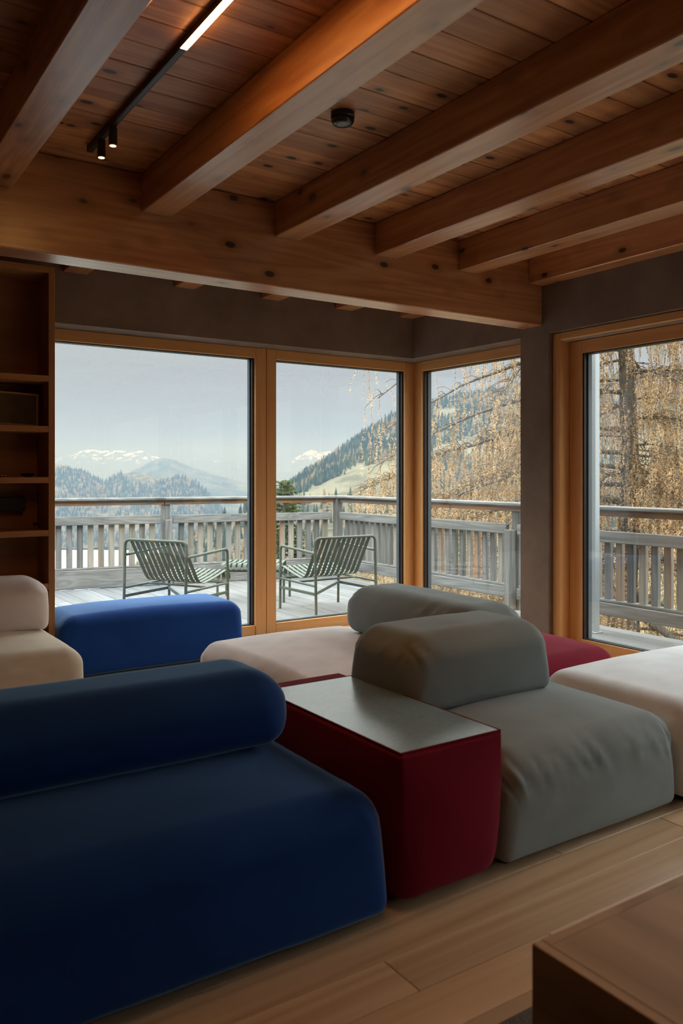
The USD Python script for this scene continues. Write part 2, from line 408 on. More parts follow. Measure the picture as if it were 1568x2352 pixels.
# main beam and joists
obj("main_beam", bevel(X0, WX - .001, 3.785, 3.956, 2.199, CZ - .001, .005), M["beam_pine_x"], smooth=False,
    label="deep pine main beam crossing the room below the joist ends", cat="beam")
JO = [(-.83, -.68), (-.09, .06), (.642, .788), (1.376, 1.527), (2.107, 2.256), (2.763, 2.915), (3.404, 3.559), (4.022, WX - .001)]
JL = ["pine ceiling joist outside the picture, farthest left", "pine ceiling joist just left of the picture's edge", "wide pine ceiling joist left of the track light, cut by the photo's left edge",
      "pine ceiling joist whose side glows orange from the track light", "pine ceiling joist just right of the black smoke detector",
      "fourth pine ceiling joist from the left, two right of the smoke detector", "pine ceiling joist second from the door wall", "pine ceiling joist tight against the dark door wall"]
BL = ["hidden", "hidden", "short pine joist behind the beam above the bookshelf", "leftmost joist end peeking under the main beam beside the bookshelf", "second joist end from the bookshelf peeking under the main beam",
      "middle joist end peeking under the main beam above the wide window", "joist end peeking under the main beam right of the window mullion", "joist end peeking under the main beam at the window corner"]
for (a, b), la, lb in zip(JO, JL, BL):
    if a > -.3:
        obj("ceiling_joist", bevel(a, b, Y0, 3.784, 2.463, CZ - .001, .004), M["beam_pine_y"], label=la, cat="beam")
    if a > .5:
        obj("joist_end", bevel(a, b, 3.957, WY - .001, 2.463, CZ - .001, .004), M["beam_pine_y"], label=lb, cat="beam")

# ------------------------------------------------------------------ windows and door
def rect_glass(parent, horizontal, a0, a1, z0, z1, depth):
    """Pane with its black edge seal and grey spacer; horizontal = 'x' or 'y' is the pane's long direction, depth its middle plane."""
    def put(p0, p1, q0, q1, d0, d1):
        return box(p0, p1, depth + d0, depth + d1, q0, q1) if horizontal == "x" else box(depth + d0, depth + d1, p0, p1, q0, q1)
    obj("pane", put(a0, a1, z0, z1, -.004, .004), M["glass"], parent)
    g = .012
    obj("gasket", join([put(a0, a0 + g, z0, z1, -.026, -.006), put(a1 - g, a1, z0, z1, -.026, -.006), put(a0, a1, z1 - .006, z1, -.026, -.006), put(a0, a1, z0, z0 + .006, -.026, -.006)]), M["gasket"], parent)
    g = .020
    obj("spacer", join([put(a0, a0 + g, z0, z1, .006, .040), put(a1 - g, a1, z0, z1, .006, .040), put(a0, a1, z1 - .007, z1, .006, .040), put(a0, a1, z0, z0 + .007, .006, .040)]), M["darkalu"], parent)

# window_1: large left light; window_2: narrow light to the corner
def window_x(name, x0, x1, fx0, fx1):
    w = thing(name, kind="structure")
    z0, z1 = .082, 2.068
    obj("stile", bevel(fx0, x0, FYW, FYW + .09, 0, SOF - .001, .002), M["frame_z"], w)
    obj("stile", bevel(x1, fx1, FYW, FYW + .09, 0, SOF - .001, .002), M["frame_z"], w)
    obj("head", bevel(x0, x1, FYW, FYW + .09, z1, SOF - .001, .002), M["frame_x"], w)
    obj("sill", bevel(x0, x1, FYW, FYW + .09, 0, z0, .002), M["frame_x"], w)
    rect_glass(w, "x", x0, x1, z0, z1, FYW + .055)
    return w
w = window_x("window_1", 1.30, 2.828, 1.205, 2.9185)
obj("bead", join([bevel(2.828, 2.852, FYW - .004, FYW + .001, 0, 2.075, .001)]), M["frame_z"], w)
w = window_x("window_2", 3.003, 4.236, 2.9215, FXW - .0015)
w = thing("window_3", kind="structure")
obj("corner_post", bevel(FXW, FXW + .09, 5.278, FYW + .09, 0, SOF - .001, .002), M["frame_z"], w)
obj("stile", bevel(FXW, FXW + .09, 3.90, 3.99, 0, SOF - .001, .002), M["frame_z"], w)
obj("head", bevel(FXW, FXW + .09, 3.99, 5.278, 2.066, SOF - .001, .002), M["frame_y"], w)
obj("sill", bevel(FXW, FXW + .09, 3.99, 5.278, 0, .082, .002), M["frame_y"], w)
rect_glass(w, "y", 3.99, 5.278, .082, 2.066, FXW + .055)

d = thing("door_1", kind="structure")
obj("jamb", bevel(4.19, 4.40, 3.668, 3.7335, 0, SOF - .001, .006), M["frame_z"], d)
obj("jamb", bevel(4.19, 4.40, .351, .42, 0, SOF - .001, .006), M["frame_z"], d)
obj("head_casing", bevel(4.19, 4.40, .42, 3.668, 2.088, SOF - .001, .006), M["frame_y"], d)
obj("head_track", box(4.215, 4.235, .43, 3.65, 2.080, 2.089), M["alu"], d)
obj("threshold", bevel(4.19, 4.46, .42, 3.668, -.02, .03, .004), M["frame_y"], d)
for n, (ya, yb) in enumerate(((1.98, 3.667), (.421, 1.975))):
    s = obj("sash_stile", bevel(4.281, 4.345, yb - .103, yb, .031, 2.081, .003), M["frame_z"], d)
    obj("sash_stile", bevel(4.281, 4.345, ya, ya + .10, .031, 2.081, .003), M["frame_z"], d)
    obj("sash_rail", bevel(4.281, 4.345, ya + .10, yb - .103, 1.999, 2.081, .003), M["frame_y"], d)
    obj("sash_rail", bevel(4.281, 4.345, ya + .10, yb - .103, .031, .121, .003), M["frame_y"], d)
    rect_glass(d, "y", ya + .10, yb - .103, .121, 1.999, 4.318)

w = thing("window_4", kind="structure")
obj("stile", bevel(FXW, FXW + .09, .01, .099, 0, SOF - .001, .002), M["frame_z"], w)
obj("stile", bevel(FXW, FXW + .09, -2.899, -2.81, 0, SOF - .001, .002), M["frame_z"], w)
obj("head", bevel(FXW, FXW + .09, -2.81, .01, 2.066, SOF - .001, .002), M["frame_y"], w)
obj("sill", bevel(FXW, FXW + .09, -2.81, .01, 0, .082, .002), M["frame_y"], w)
rect_glass(w, "y", -2.81, .01, .082, 2.066, FXW + .055)

# ------------------------------------------------------------------ track light, smoke detector
t = thing("track_light", "slim black ceiling track with a glowing warm light strip at one end", "lamp", (1.073, 0, CZ))
obj("rail", bevel(-.0125, .0125, .9, 3.60, -.028, -.001, .002), M["black"], t)
obj("groove", box(-.003, .003, 2.56, 3.55, -.0285, -.0275), M["darkalu"], t)
obj("light_strip", box(-.0115, .0115, .9, 2.549, -.0284, -.0278), M["led"], t)
for y, la in ((3.43, "farther black cylinder spotlight hanging at the end of the ceiling track"), (3.28, "nearer black cylinder spotlight hanging from the ceiling track")):
    s = thing("track_spotlight", la, "spotlight", (1.073, y, CZ))
    obj("body", moved(lathe([(0, -.105), (.0145, -.105), (.0175, -.103), (.0175, -.034), (.016, -.030), (0, -.030)], 28), np.eye(4)), M["black"], s, smooth=40)
    obj("lens", lathe([(0, -.1062), (.0135, -.1062), (.0135, -.1053), (0, -.1053)], 24), M["spot"], s)
    obj("adapter", bevel(-.009, .009, -.016, .016, -.031, -.0285, .001), M["black"], s)
s = thing("smoke_detector", "round black smoke detector on the ceiling boards", "smoke detector", (1.818, 2.708, CZ))
obj("base", lathe([(0, 0), (.047, 0), (.048, -.004), (.048, -.018), (.045, -.021), (0, -.021)], 48), M["detector"], s, smooth=40)
obj("vent_ring", lathe([(0, -.0215), (.041, -.0215), (.041, -.027), (0, -.027)], 48), M["gasket"], s, smooth=40)
obj("cap", lathe([(0, -.0275), (.046, -.0275), (.045, -.034), (.038, -.044), (.028, -.0475), (.012, -.049), (0, -.0492)], 48), M["detector"], s, smooth=50)

# ------------------------------------------------------------------ bookshelf
BY0, BY1 = 4.88, WY - .002
b = thing("bookshelf", "tall built-in pine bookshelf at the photo's left edge", "bookshelf")
obj("side_panel", bevel(1.218, 1.254, BY0, BY1, 0, 2.41, .0015), M["shelf_z"], b)
obj("side_panel", bevel(-1.5, -1.464, BY0, BY1, 0, 2.41, .0015), M["shelf_z"], b)
obj("top_panel", bevel(-1.464, 1.218, BY0, BY1, 2.374, 2.41, .0015), M["shelf_x"], b)
obj("back_panel", box(-1.464, 1.218, BY1 - .015, BY1, .05, 2.374), M["shelf_x"], b)
for z in (1.742, 1.448, 1.152, .844, .534, .235):
    obj("shelf", bevel(-1.464, 1.218, BY0, BY1 - .016, z, z + .035, .0015), M["shelf_x"], b)
obj("plinth", box(-1.464, 1.218, BY0 + .03, BY0 + .05, 0, .235), M["shelf_x"], b)
# picture frame leaning in the second compartment
pf = thing("picture_frame", "thin framed dark picture leaning on the second shelf", "picture", (1.184, 4.985, 1.4835))
def tilt(m):
    R = trimesh.transformations.rotation_matrix(math.radians(-7), [1, 0, 0]) @ trimesh.transformations.rotation_matrix(math.radians(2.2), [0, 1, 0])
    return moved(m, R)
fw, fh, ft = .42, .196, .011
obj("frame", tilt(join([box(-fw, 0, 0, .016, 0, ft), box(-fw, 0, 0, .016, fh - ft, fh), box(-fw, -fw + ft, 0, .016, ft, fh - ft), box(-ft, 0, 0, .016, ft, fh - ft)])), M["shelf_x"], pf)
obj("artwork", tilt(box(-fw + ft, -ft, .005, .012, ft, fh - ft)), M["print"], pf)
sb = thing("soundbar", "small black rectangular panel on the bookshelf back", "speaker", (0, 0, 0))
obj("housing", bevel(.86, 1.135, 5.085, BY1 - .0155, .986, 1.066, .003), M["black"], sb)
obj("grille", box(.87, 1.125, 5.0825, 5.0852, .993, 1.059), M["gasket"], sb)
jar = thing("brass_tealight", "tiny brass cylinder with black lid on the lower bookshelf", "candle holder", (1.176, 5.0, .8791))
obj("cup", lathe([(0, 0), (.014, 0), (.0145, .002), (.0145, .024), (0, .024)], 28), M["brass"], jar, smooth=40)
obj("lid", lathe([(0, .0242), (.017, .0242), (.017, .036), (.015, .039), (0, .039)], 28), M["black"], jar, smooth=40)
dish = thing("black_bowl", "low black bowl on the third bookshelf board", "bowl", (1.13, 5.01, 1.1871))
obj("bowl", lathe([(0, 0), (.018, 0), (.034, .010), (.040, .022), (.037, .022), (.030, .011), (0, .005)], 32), M["black"], dish, smooth=40)
sp = thing("metal_spheres", "small shiny metal trinket at the photo's left edge on the third shelf", "ornament", (.985, 5.0, 1.1871))
for dx, r in ((0, .009), (.019, .0075)):
    m = trimesh.creation.icosphere(3, r); m.apply_translation([dx, 0, r])
    obj("ball", m, M["silver"], sp, smooth=True)

# ------------------------------------------------------------------ sofa landscape
def seat(name, label, m, a, cat="sofa module", part="cushion", plinth=True):
    x0, x1, y0, y1, z0, z1 = a
    t = thing(name, label, cat)
    k = dict(r=.085, crown=.03, bulge=.012, wrinkle=.006, seed=len(used), rb=.035)
    k.update(m[1])
    obj(part, cushion(x0, x1, y0, y1, z0 + .022, z1, **k), M[m[0]], t, smooth=True)
    if plinth:
        obj("base", bevel(x0 + .05, x1 - .05, y0 + .05, y1 - .05, 0, .03, .004), M["gasket"], t)
    return t
seat("sofa_seat", "large dark blue upholstered seat block in the left foreground", ("blue", dict(r=.10, crown=.028)), (-.75, 1.322, 1.735, 2.66, 0, .355))
seat("sofa_seat", "grey upholstered seat block right of the burgundy table", ("grey", dict(crown=.04, wrinkle=.024, seed=4)), (1.766, 2.622, 1.752, 2.65, 0, .345))
seat("sofa_seat", "pale pink upholstered seat block behind the burgundy table", ("pink", dict(crown=.04, wrinkle=.022, seed=23, r=.09)), (1.70, 2.612, 2.70, 3.88, 0, .35))
seat("sofa_seat", "cream seat block cut by the photo's right edge", ("cream", dict(crown=.03, r=.10, wrinkle=.003)), (2.662, 3.80, 1.72, 2.465, 0, .36))
seat("sofa_seat", "burgundy seat block in front of the glass door", ("red", dict(crown=.03, r=.09, wrinkle=.004)), (2.66, 3.30, 2.505, 3.45, 0, .365))
seat("sofa_seat", "beige seat block under the pink backrest beside the bookshelf", ("beige", dict(crown=.035, wrinkle=.016, seed=31, r=.09)), (-.2, 1.165, 3.96, 4.84, 0, .36))
seat("bench_ottoman", "bright blue upholstered bench against the wide window", ("blue", dict(crown=.03, wrinkle=.005, seed=12, r=.085)), (1.275, 2.432, 4.77, 5.30, 0, .37), cat="ottoman")
def bolster(label, colour, a, **k):
    t = thing("back_cushion", label, "cushion")
    kk = dict(r=.115, crown=.015, bulge=.02, wrinkle=.007, rb=.06, seed=len(used))
    kk.update(k)
    obj("cushion", cushion(*a, **kk), M[colour], t, smooth=True)
bolster("dark blue bolster back cushion on the foreground blue seat", "blue", (-.60, 1.255, 2.135, 2.50, .375, .605), r=.12, rb=.08, crown=.003)
bolster("grey back cushion on the grey seat beside the burgundy table", "grey", (1.745, 2.43, 2.165, 2.56, .374, .640), r=.10, rb=.03, wrinkle=.014, crown=.002, seed=3)
bolster("grey bolster back cushion on the pink seat near the corner window", "grey", (2.385, 2.76, 2.58, 3.56, .375, .625), r=.12, rb=.08, wrinkle=.028, crown=.002, seed=8)
bolster("dusky pink backrest cushion on the beige seat beside the bookshelf", "pink", (-.2, 1.125, 4.50, 4.80, .37, .645), r=.10, rb=.03, wrinkle=.003)

t = thing("side_table", "burgundy upholstered block table with dark stone-grey top", "side table")
obj("body", cushion(1.357, 1.743, 1.742, 2.62, .012, .438, r=.012, crown=0, bulge=.026, wrinkle=.001, rb=.07), M["red"], t, smooth=True)
obj("table_top", bevel(1.366, 1.735, 1.752, 2.53, .430, .4425, .002), M["laminate"], t)
obj("edge_trim", join([bevel(1.362, 1.738, 1.747, 1.7515, .430, .4435, .001), bevel(1.362, 1.738, 2.5305, 2.535, .430, .4435, .001), bevel(1.3615, 1.3655, 1.747, 2.535, .430, .4435, .001), bevel(1.7355, 1.7395, 1.747, 2.535, .430, .4435, .001)]), M["red"], t)

t = thing("coffee_table", "plain square wooden coffee table in the bottom right corner", "coffee table")
cx0, cx1, cy0, cy1, cz = 1.043, 2.05, .02, .975, .40
obj("top_panel", bevel(cx0 + .0222, cx1 - .0222, cy0 + .0222, cy1 - .0222, cz - .022, cz, .0008), M["table_wood"], t)
obj("side_panel", bevel(cx0, cx0 + .022, cy0, cy1, .0125, cz, .0015), M["table_wood"], t)
obj("side_panel", bevel(cx1 - .022, cx1, cy0, cy1, .0125, cz, .0015), M["table_wood"], t)
obj("side_panel", bevel(cx0 + .0222, cx1 - .0222, cy1 - .022, cy1, .0125, cz, .0015), M["table_wood"], t)
obj("side_panel", bevel(cx0 + .0222, cx1 - .0222, cy0, cy0 + .022, .0125, cz, .0015), M["table_wood"], t)
obj("rug", bevel(.55, 3.4, -1.4, 1.279, .0005, .012, .003), M["rug"], label="flat grey rug under the wooden coffee table", cat="rug")

# ------------------------------------------------------------------ deck
DZ = -.05
deck = thing("deck", "weathered grey timber deck outside the windows", kind="structure")
CORN, FARL = np.array([5.60, 8.45]), np.array([-1.6, 9.723])
fdir = (FARL - CORN) / np.linalg.norm(FARL - CORN)
SIDE = np.array([5.35, -3.2])
def far_y(x):
    return CORN[1] + (x - CORN[0]) * fdir[1] / fdir[0]
dp = .145
x = 5.56 - dp
while x > -2.2:
    y1 = far_y(x + dp / 2) - .02
    y0 = 5.57 if x < 4.57 else -3.4
    yy = y0
    cut = y0 + rng.uniform(.8, 2.6)
    while yy < y1 - .05:
        ye = min(cut, y1)
        obj("board", bevel(x + .002, x + dp - .003, yy + .001, ye - .001, DZ - .028, DZ + rng.uniform(-.001, .001), .003), M["deck_wood"], deck)
        yy, cut = ye, ye + rng.uniform(2.0, 3.4)
    x -= dp
obj("joists", join([box(-2.2, 5.56, y, y + .06, DZ - .20, DZ - .031) for y in np.arange(5.6, 8.4, .5)] + [box(4.6, 5.56, y, y + .06, DZ - .20, DZ - .031) for y in np.arange(-3.4, 5.5, .5)]), M["slat_grey"], deck)

def railing(label, P, Q, hmat, rmat, posts, gaps, s_end, kick=.055):
    """Rail from P towards Q. local x runs along it, local y to the outside."""
    dvec = (Q - P) / np.linalg.norm(Q - P)
    out = np.array([-dvec[1], dvec[0]])
    sgn = 1.0 if out @ (P - np.array([2.0, 5.0])) > 0 else -1.0
    T = frame2([P[0], P[1], 0], [dvec[0], dvec[1], 0])
    def put(x0, x1, y0, y1, z0, z1, c=.003):
        ya, yb = sorted((sgn * y0, sgn * y1))
        return moved(bevel(x0, x1, ya, yb, z0, z1, c), T)
    r = thing("deck_railing", label, "railing")
    for a, bb in ((0, 2.15), (2.15, s_end)) if len(posts) > 1 else ((0, s_end),):
        obj("handrail", put(max(a, .052) + .002, bb - .002, -.05, .075, .912, .944, .008), hmat, r)
        obj("under_rail", put(max(a, .05) + .004, bb - .004, -.005, .03, .860, .902), rmat, r)
    obj("drip_strip", put(.056, s_end, -.03, .06, .903, .911, .001), hmat, r)
    edges = [0.0] + list(posts) + [s_end]
    for n, (a, bb) in enumerate(zip(edges, edges[1:])):
        a2 = a + (.07 if a > 0 else .09)
        b2 = bb - (.07 if bb < s_end else 0)
        obj("mid_rail", put(a2, b2, -.035, .012, .648, .742, .005), hmat, r)
        obj("kick_board", put(a2, b2, -.045, .0, kick, .158, .006), hmat, r)
        obj("ledge", put(a2, b2, -.02, .066, .159, .180, .004), hmat, r)
        s = a2 + gaps[n]
        while s + .06 < b2:
            lean = rng.uniform(-.002, .002)
            obj("slat", put(s, s + .060 + rng.uniform(-.002, .002), .014 + lean, .055 + lean, .175, .735, .003), M["slat_rust"] if rng.random() < .45 else M["slat_grey"], r)
            s += .112
    for s in list(posts):
        obj("post", put(s - .045, s + .045, .013, .105, DZ, .905, .005), M["slat_grey"], r)
        obj("post_cover", put(s - .055, s + .02, -.075, .011, DZ + .001, .690, .006), M["slat_grey"], r)
    return r
far_len = np.linalg.norm(FARL - CORN)
railing("weathered wooden deck railing on the far side behind the armchairs", CORN, FARL, M["grey_h"], M["rust_h"], [2.13, 5.1], [.04, .055, .04], far_len, -.045)
railing("weathered wooden deck railing on the right in front of the larch", CORN, SIDE, M["grey_hy"], M["rust_hy"], [3.06, 5.9, 8.7], [.05, .055, .05, .05], np.linalg.norm(SIDE - CORN))
cp = thing("corner_post", "weathered corner post where the two deck railings meet", "post", (CORN[0], CORN[1], 0))
obj("post", bevel(-.045, .045, -.045, .045, DZ, .905, .005), M["slat_grey"], cp)
obj("cap", bevel(-.05, .05, -.05, .05, .906, .944, .006), M["grey_h"], cp)
ep = thing("guide_post", "slim pale grey metal post standing on the deck outside the glass door", "post", (5.262, 4.252, DZ))
obj("shaft", bevel(-.028, .028, -.028, .028, .0, 3.4, .004), M["alu"], ep)
obj("foot", bevel(-.045, .045, -.045, .045, .0005, .008, .001), M["alu"], ep)

# ------------------------------------------------------------------ garden chairs
def chair(label, rear, facing, W=.66, D=.585, mirror=1):
    """Local frame: x along the back from the corner 'rear', y the facing direction, z up from the deck."""
    f = np.array(facing, float); f /= np.linalg.norm(f)
    T = np.eye(4)
    T[:2, 0], T[:2, 1], T[:3, 3] = (f[1], -f[0]), f, (rear[0], rear[1], DZ)
    t = thing("lounge_chair", label, "armchair")
    put = lambda m: moved(m, T)
    r = .0125
    obj("back_frame", put(tube(fillet([(0, -.02, 0), (0, 0, .69), (W, 0, .69), (W, -.02, 0)], .055), r)), M["chair"], t, smooth=50)
    for x in (0, W):
        obj("armrest", put(tube(fillet([(x, .002, .560), (x, D, .590), (x, D + .012, .0)], .045), r)), M["chair"], t, smooth=50)
        obj("seat_bar", put(tube(np.array([(x, .0, .275), (x, D + .006, .285)]), .011, 8)), M["chair"], t, smooth=50)
        obj("side_stretcher", put(bevel(x - .006, x + .006, .005, D, .190, .215, .002)), M["chair"], t)
    a, bb = np.array([0 if mirror > 0 else W, 0.]), np.array([W if mirror > 0 else 0, D])
    v = bb - a; L = np.linalg.norm(v)
    obj("cross_stretcher", put(moved(bevel(.015, L - .015, -.006, .006, .190, .215, .002), frame2([a[0], a[1], 0], [v[0], v[1], 0]))), M["chair"], t)
    prof = fillet([(.006, .70), (.245, .30), (.47, .345), (.665, .402), (.700, .300), (.60, .29)], .085, 8)
    ns, w = 11, .036
    for k in range(ns):
        xc = .03 + (W - .06) * (k + .5) / ns
        obj("slat", put(ribbon(prof, xc - w / 2, xc + w / 2, .005)), M["chair"], t, smooth=40)
    obj("seat_crossbar", put(tube(np.array([(0, .30, .280), (W, .30, .280)]), .009, 8)), M["chair"], t, smooth=50)
    obj("front_crossbar", put(tube(np.array([(0, D, .285), (W, D, .285)]), .009, 8)), M["chair"], t, smooth=50)
chair("olive green slatted metal armchair behind the bright blue bench", (2.365, 6.90), (.872, .490), mirror=-1)
chair("olive green slatted metal armchair right of the window mullion", (3.77, 6.05), (-.02, 1.0), mirror=1)

def low_table(c, sd, wd, W=.66, L=.44):
    sd = np.array(sd, float); sd /= np.linalg.norm(sd)
    wv = np.array([sd[1], -sd[0]])
    T = np.eye(4)
    T[:2, 0], T[:2, 1], T[:3, 3] = wv, sd, (c[0], c[1], DZ)
    put = lambda m: moved(m, T)
    t = thing("slatted_ottoman", "low olive green slatted metal footstool between the two armchairs", "footstool")
    prof = fillet([(-L / 2 + .03, .315), (-L / 2 - .02, .31), (-L / 2 + .015, .375), (0, .365), (L / 2 - .015, .375), (L / 2 + .02, .31), (L / 2 - .03, .315)], .03, 6)
    for k in range(11):
        xc = -W / 2 + .03 + (W - .06) * (k + .5) / 11
        obj("slat", put(ribbon(prof, xc - .018, xc + .018, .005)), M["chair"], t, smooth=40)
    for y in (-L / 2 + .02, L / 2 - .02):
        obj("side_bar", put(tube(np.array([(-W / 2, y, .305), (W / 2, y, .305)]), .011, 8)), M["chair"], t, smooth=50)
        for x in (-W / 2, W / 2):
            obj("leg", put(tube(np.array([(x, y, 0), (x, y, .31)]), .0125, 10)), M["chair"], t, smooth=50)
    for x in (-W / 2, W / 2):
        obj("end_bar", put(tube(np.array([(x, -L / 2 + .02, .30), (x, L / 2 - .02, .30)]), .011, 8)), M["chair"], t, smooth=50)
low_table((3.83, 7.30), (.62, .78), None)

# ------------------------------------------------------------------ larch, spruce
def foliage_mat(name, col, trans=.35, var=.25):
    return mat(name, {"oi": ("geometry", {}), "n": ("noise_texture", {"scale": 3.0, "detail": 3.0}), "r": ("rgb_ramp", {"ramp": [(.3, tuple(np.array(col) * (1 - var))), (.7, tuple(np.array(col) * (1 + var)))]}),
               "d": ("diffuse_bsdf", {}), "t": ("translucent_bsdf", {}), "m": ("mix_closure", {"fac": trans})},
               [("oi.position", "n.vector"), ("n.fac", "r.fac"), ("r.color", "d.color"), ("r.color", "t.color"), ("d.BSDF", "m.closure1"), ("t.BSDF", "m.closure2")], "m.closure")
M["bark"] = mat("larch_bark", {"g": ("geometry", {}), "mp": ("mapping", {"scale": (1, 1, .25)}), "n": ("noise_texture", {"scale": 26.0, "detail": 5.0, "roughness": .7}), "r": ("rgb_ramp", {"ramp": [(.3, (.055, .045, .038)), (.7, (.22, .20, .17))]}),
               "b": ("bump", {"strength": .8, "distance": .03}), "p": ("principled_bsdf", {"roughness": .9, "specular_ior_level": .1})},
               [("g.position", "mp.vector"), ("mp.vector", "n.vector"), ("n.fac", "r.fac"), ("r.color", "p.base_color"), ("n.fac", "b.height"), ("b.normal", "p.normal")], "p.BSDF")
M["twig"] = plain("larch_twig", (.13, .09, .055), .9, 0, .1)
M["cone"] = plain("larch_cone", (.10, .055, .028), .9, 0, .1)
M["needle"] = foliage_mat("larch_needles", (.50, .345, .19), var=.42)
M["spruce_needle"] = foliage_mat("spruce_needles", (.06, .085, .032), .25)

TB = np.array([12.7, 9.55, -1.9])
r2 = np.random.default_rng(22)
larch = thing("larch_tree", "old larch with drooping golden autumn twigs beyond the right railing", "tree")
zt = np.linspace(0, 11.0, 26)
trunk_path = TB + np.stack([.10 * np.sin(zt * .8), .08 * np.cos(zt * .6), zt], 1)
rt = .205 - .013 * zt + .12 * np.exp(-zt * 1.6)
tm = tube(trunk_path, rt, 20)
tm.vertices = np.array(tm.vertices) + (meshkit.fbm(np.array(tm.vertices) * [9, 9, 2.2], 3, 3)[:, None] - .5) * (np.array(tm.vertices) - np.array([TB[0], TB[1], 0])) * [.7, .7, 0]
obj("trunk", tm, M["bark"], larch, smooth=True)
tw_p, tw_c, tw_w, nd_p, nd_w, cone_p = [], [], [], [], [], []
toward = math.atan2(-TB[1], -TB[0])
def strand(p0, L, sway):
    """A hanging twig with tufts of needles along it."""
    n = max(4, int(L / .13))
    s = np.linspace(0, 1, n)
    off = np.cumsum(r2.normal(0, .018, (n, 3)), 0)
    off[:, 2] *= .3
    pts = p0 + np.stack([sway[0] * (1 - np.exp(-3 * s)), sway[1] * (1 - np.exp(-3 * s)), -L * s ** 1.15], 1) + off
    tw_p.append(pts); tw_c.append(n); tw_w.append(np.linspace(.006, .003, n))
    k = int(L / .022)
    q = r2.random(k) * (n - 1)
    i = np.minimum(q.astype(int), n - 2)
    base = pts[i] + (pts[i + 1] - pts[i]) * (q - i)[:, None]
    for rep in range(2):
        d = r2.normal(0, 1, (k, 3)); d[:, 2] -= .9
        d /= np.linalg.norm(d, axis=1, keepdims=True)
        ln = r2.uniform(.020, .042, (k, 1))
        nd_p.append(np.stack([base, base + d * ln], 1).reshape(-1, 3))
    m = r2.random(k) < .05
    cone_p.append(base[m])
def limb(h, az, L, rise, droop, r0, dens, hang=(.35, 1.25)):
    base = TB + np.array([.10 * math.sin(h * .8), .08 * math.cos(h * .6), h])
    s = np.linspace(0, 1, 14)
    az2 = az + np.cumsum(r2.normal(0, .05, 14))
    st = L / 13
    xy = np.concatenate([[np.zeros(2)], np.cumsum(np.stack([np.cos(az2[1:]), np.sin(az2[1:])], 1) * st, 0)])
    z = rise * L * s - droop * L * s ** 2 + r2.normal(0, .03, 14) * s
    pts = np.column_stack([base[0] + xy[:, 0], base[1] + xy[:, 1], base[2] + z])
    obj("branch", tube(pts, np.linspace(r0, .010, 14), 8), M["bark"], larch, smooth=True)
    for _ in range(int(dens * L)):
        q = r2.uniform(.12, 1.0) * 13
        i = min(int(q), 12)
        p = pts[i] + (pts[i + 1] - pts[i]) * (q - i)
        side = r2.normal(0, .30)
        nrm = np.array([-math.sin(az), math.cos(az), 0])
        tip = p + nrm * side + np.array([0, 0, r2.uniform(-.25, .12)]) + np.array([math.cos(az), math.sin(az), 0]) * r2.uniform(0, .3)
        mid = (p + tip) / 2 + [0, 0, .05]
        tw_p.append(np.array([p, mid, tip])); tw_c.append(3); tw_w.append(np.array([.013, .010, .007]))
        strand(tip, r2.uniform(*hang), r2.normal(0, .10, 2))
for k in range(78):
    h = .2 + 9.8 * (k + r2.random()) / 78
    az = toward + r2.choice([-1, 1]) * (.42 + abs(r2.normal(0, 1.0)))
    L = r2.uniform(1.6, 3.9) * (1 - .35 * h / 11)
    limb(h, az, L, r2.uniform(.0, .25), r2.uniform(.30, .62), r2.uniform(.014, .028), 36)
LEFT = math.atan2(.556, -.831)       # across the view, towards the window corner
for h, da, L, rise, droop in ((7.4, .05, 4.9, -.10, .34), (6.3, .22, 4.6, -.06, .34), (5.4, -.12, 4.4, .02, .36), (4.6, .30, 4.7, .08, .36), (3.9, .05, 4.9, .12, .34), (3.2, .42, 4.4, .16, .36), (2.6, .12, 4.9, .16, .36), (2.0, .35, 4.4, .18, .40), (1.4, .02, 4.2, .15, .36), (.8, .3, 3.8, .15, .36), (3.5, -.3, 4.2, .1, .4), (2.9, .6, 4.0, .1, .4), (1.7, .6, 4.0, .1, .4)):
    limb(h, LEFT + da, L, rise, droop, .045, 52 if h < 4.2 else 13, (.4, 1.3))
for h, az, L, r0 in ((2.6, -.9, 4.6, .09), (1.9, -1.1, 4.2, .08), (1.0, -.8, 3.8, .12), (.7, -1.3, 3.6, .09), (3.3, -.7, 4.6, .07)):
    limb(h, az, L, -.55, .12, r0, 5)
curves("twigs", np.vstack(tw_p), tw_c, np.concatenate(tw_w), M["twig"], larch, "stuff")
nd = np.vstack(nd_p)
curves("needles", nd, np.full(len(nd) // 2, 2), np.tile([.0062, .003], len(nd) // 2), M["needle"], larch, "stuff")
cp_ = np.vstack(cone_p)
curves("cones", np.stack([cp_, cp_ + [0, 0, -.022]], 1).reshape(-1, 3), np.full(len(cp_), 2), np.tile([.020, .012], len(cp_)), M["cone"], larch, "stuff")

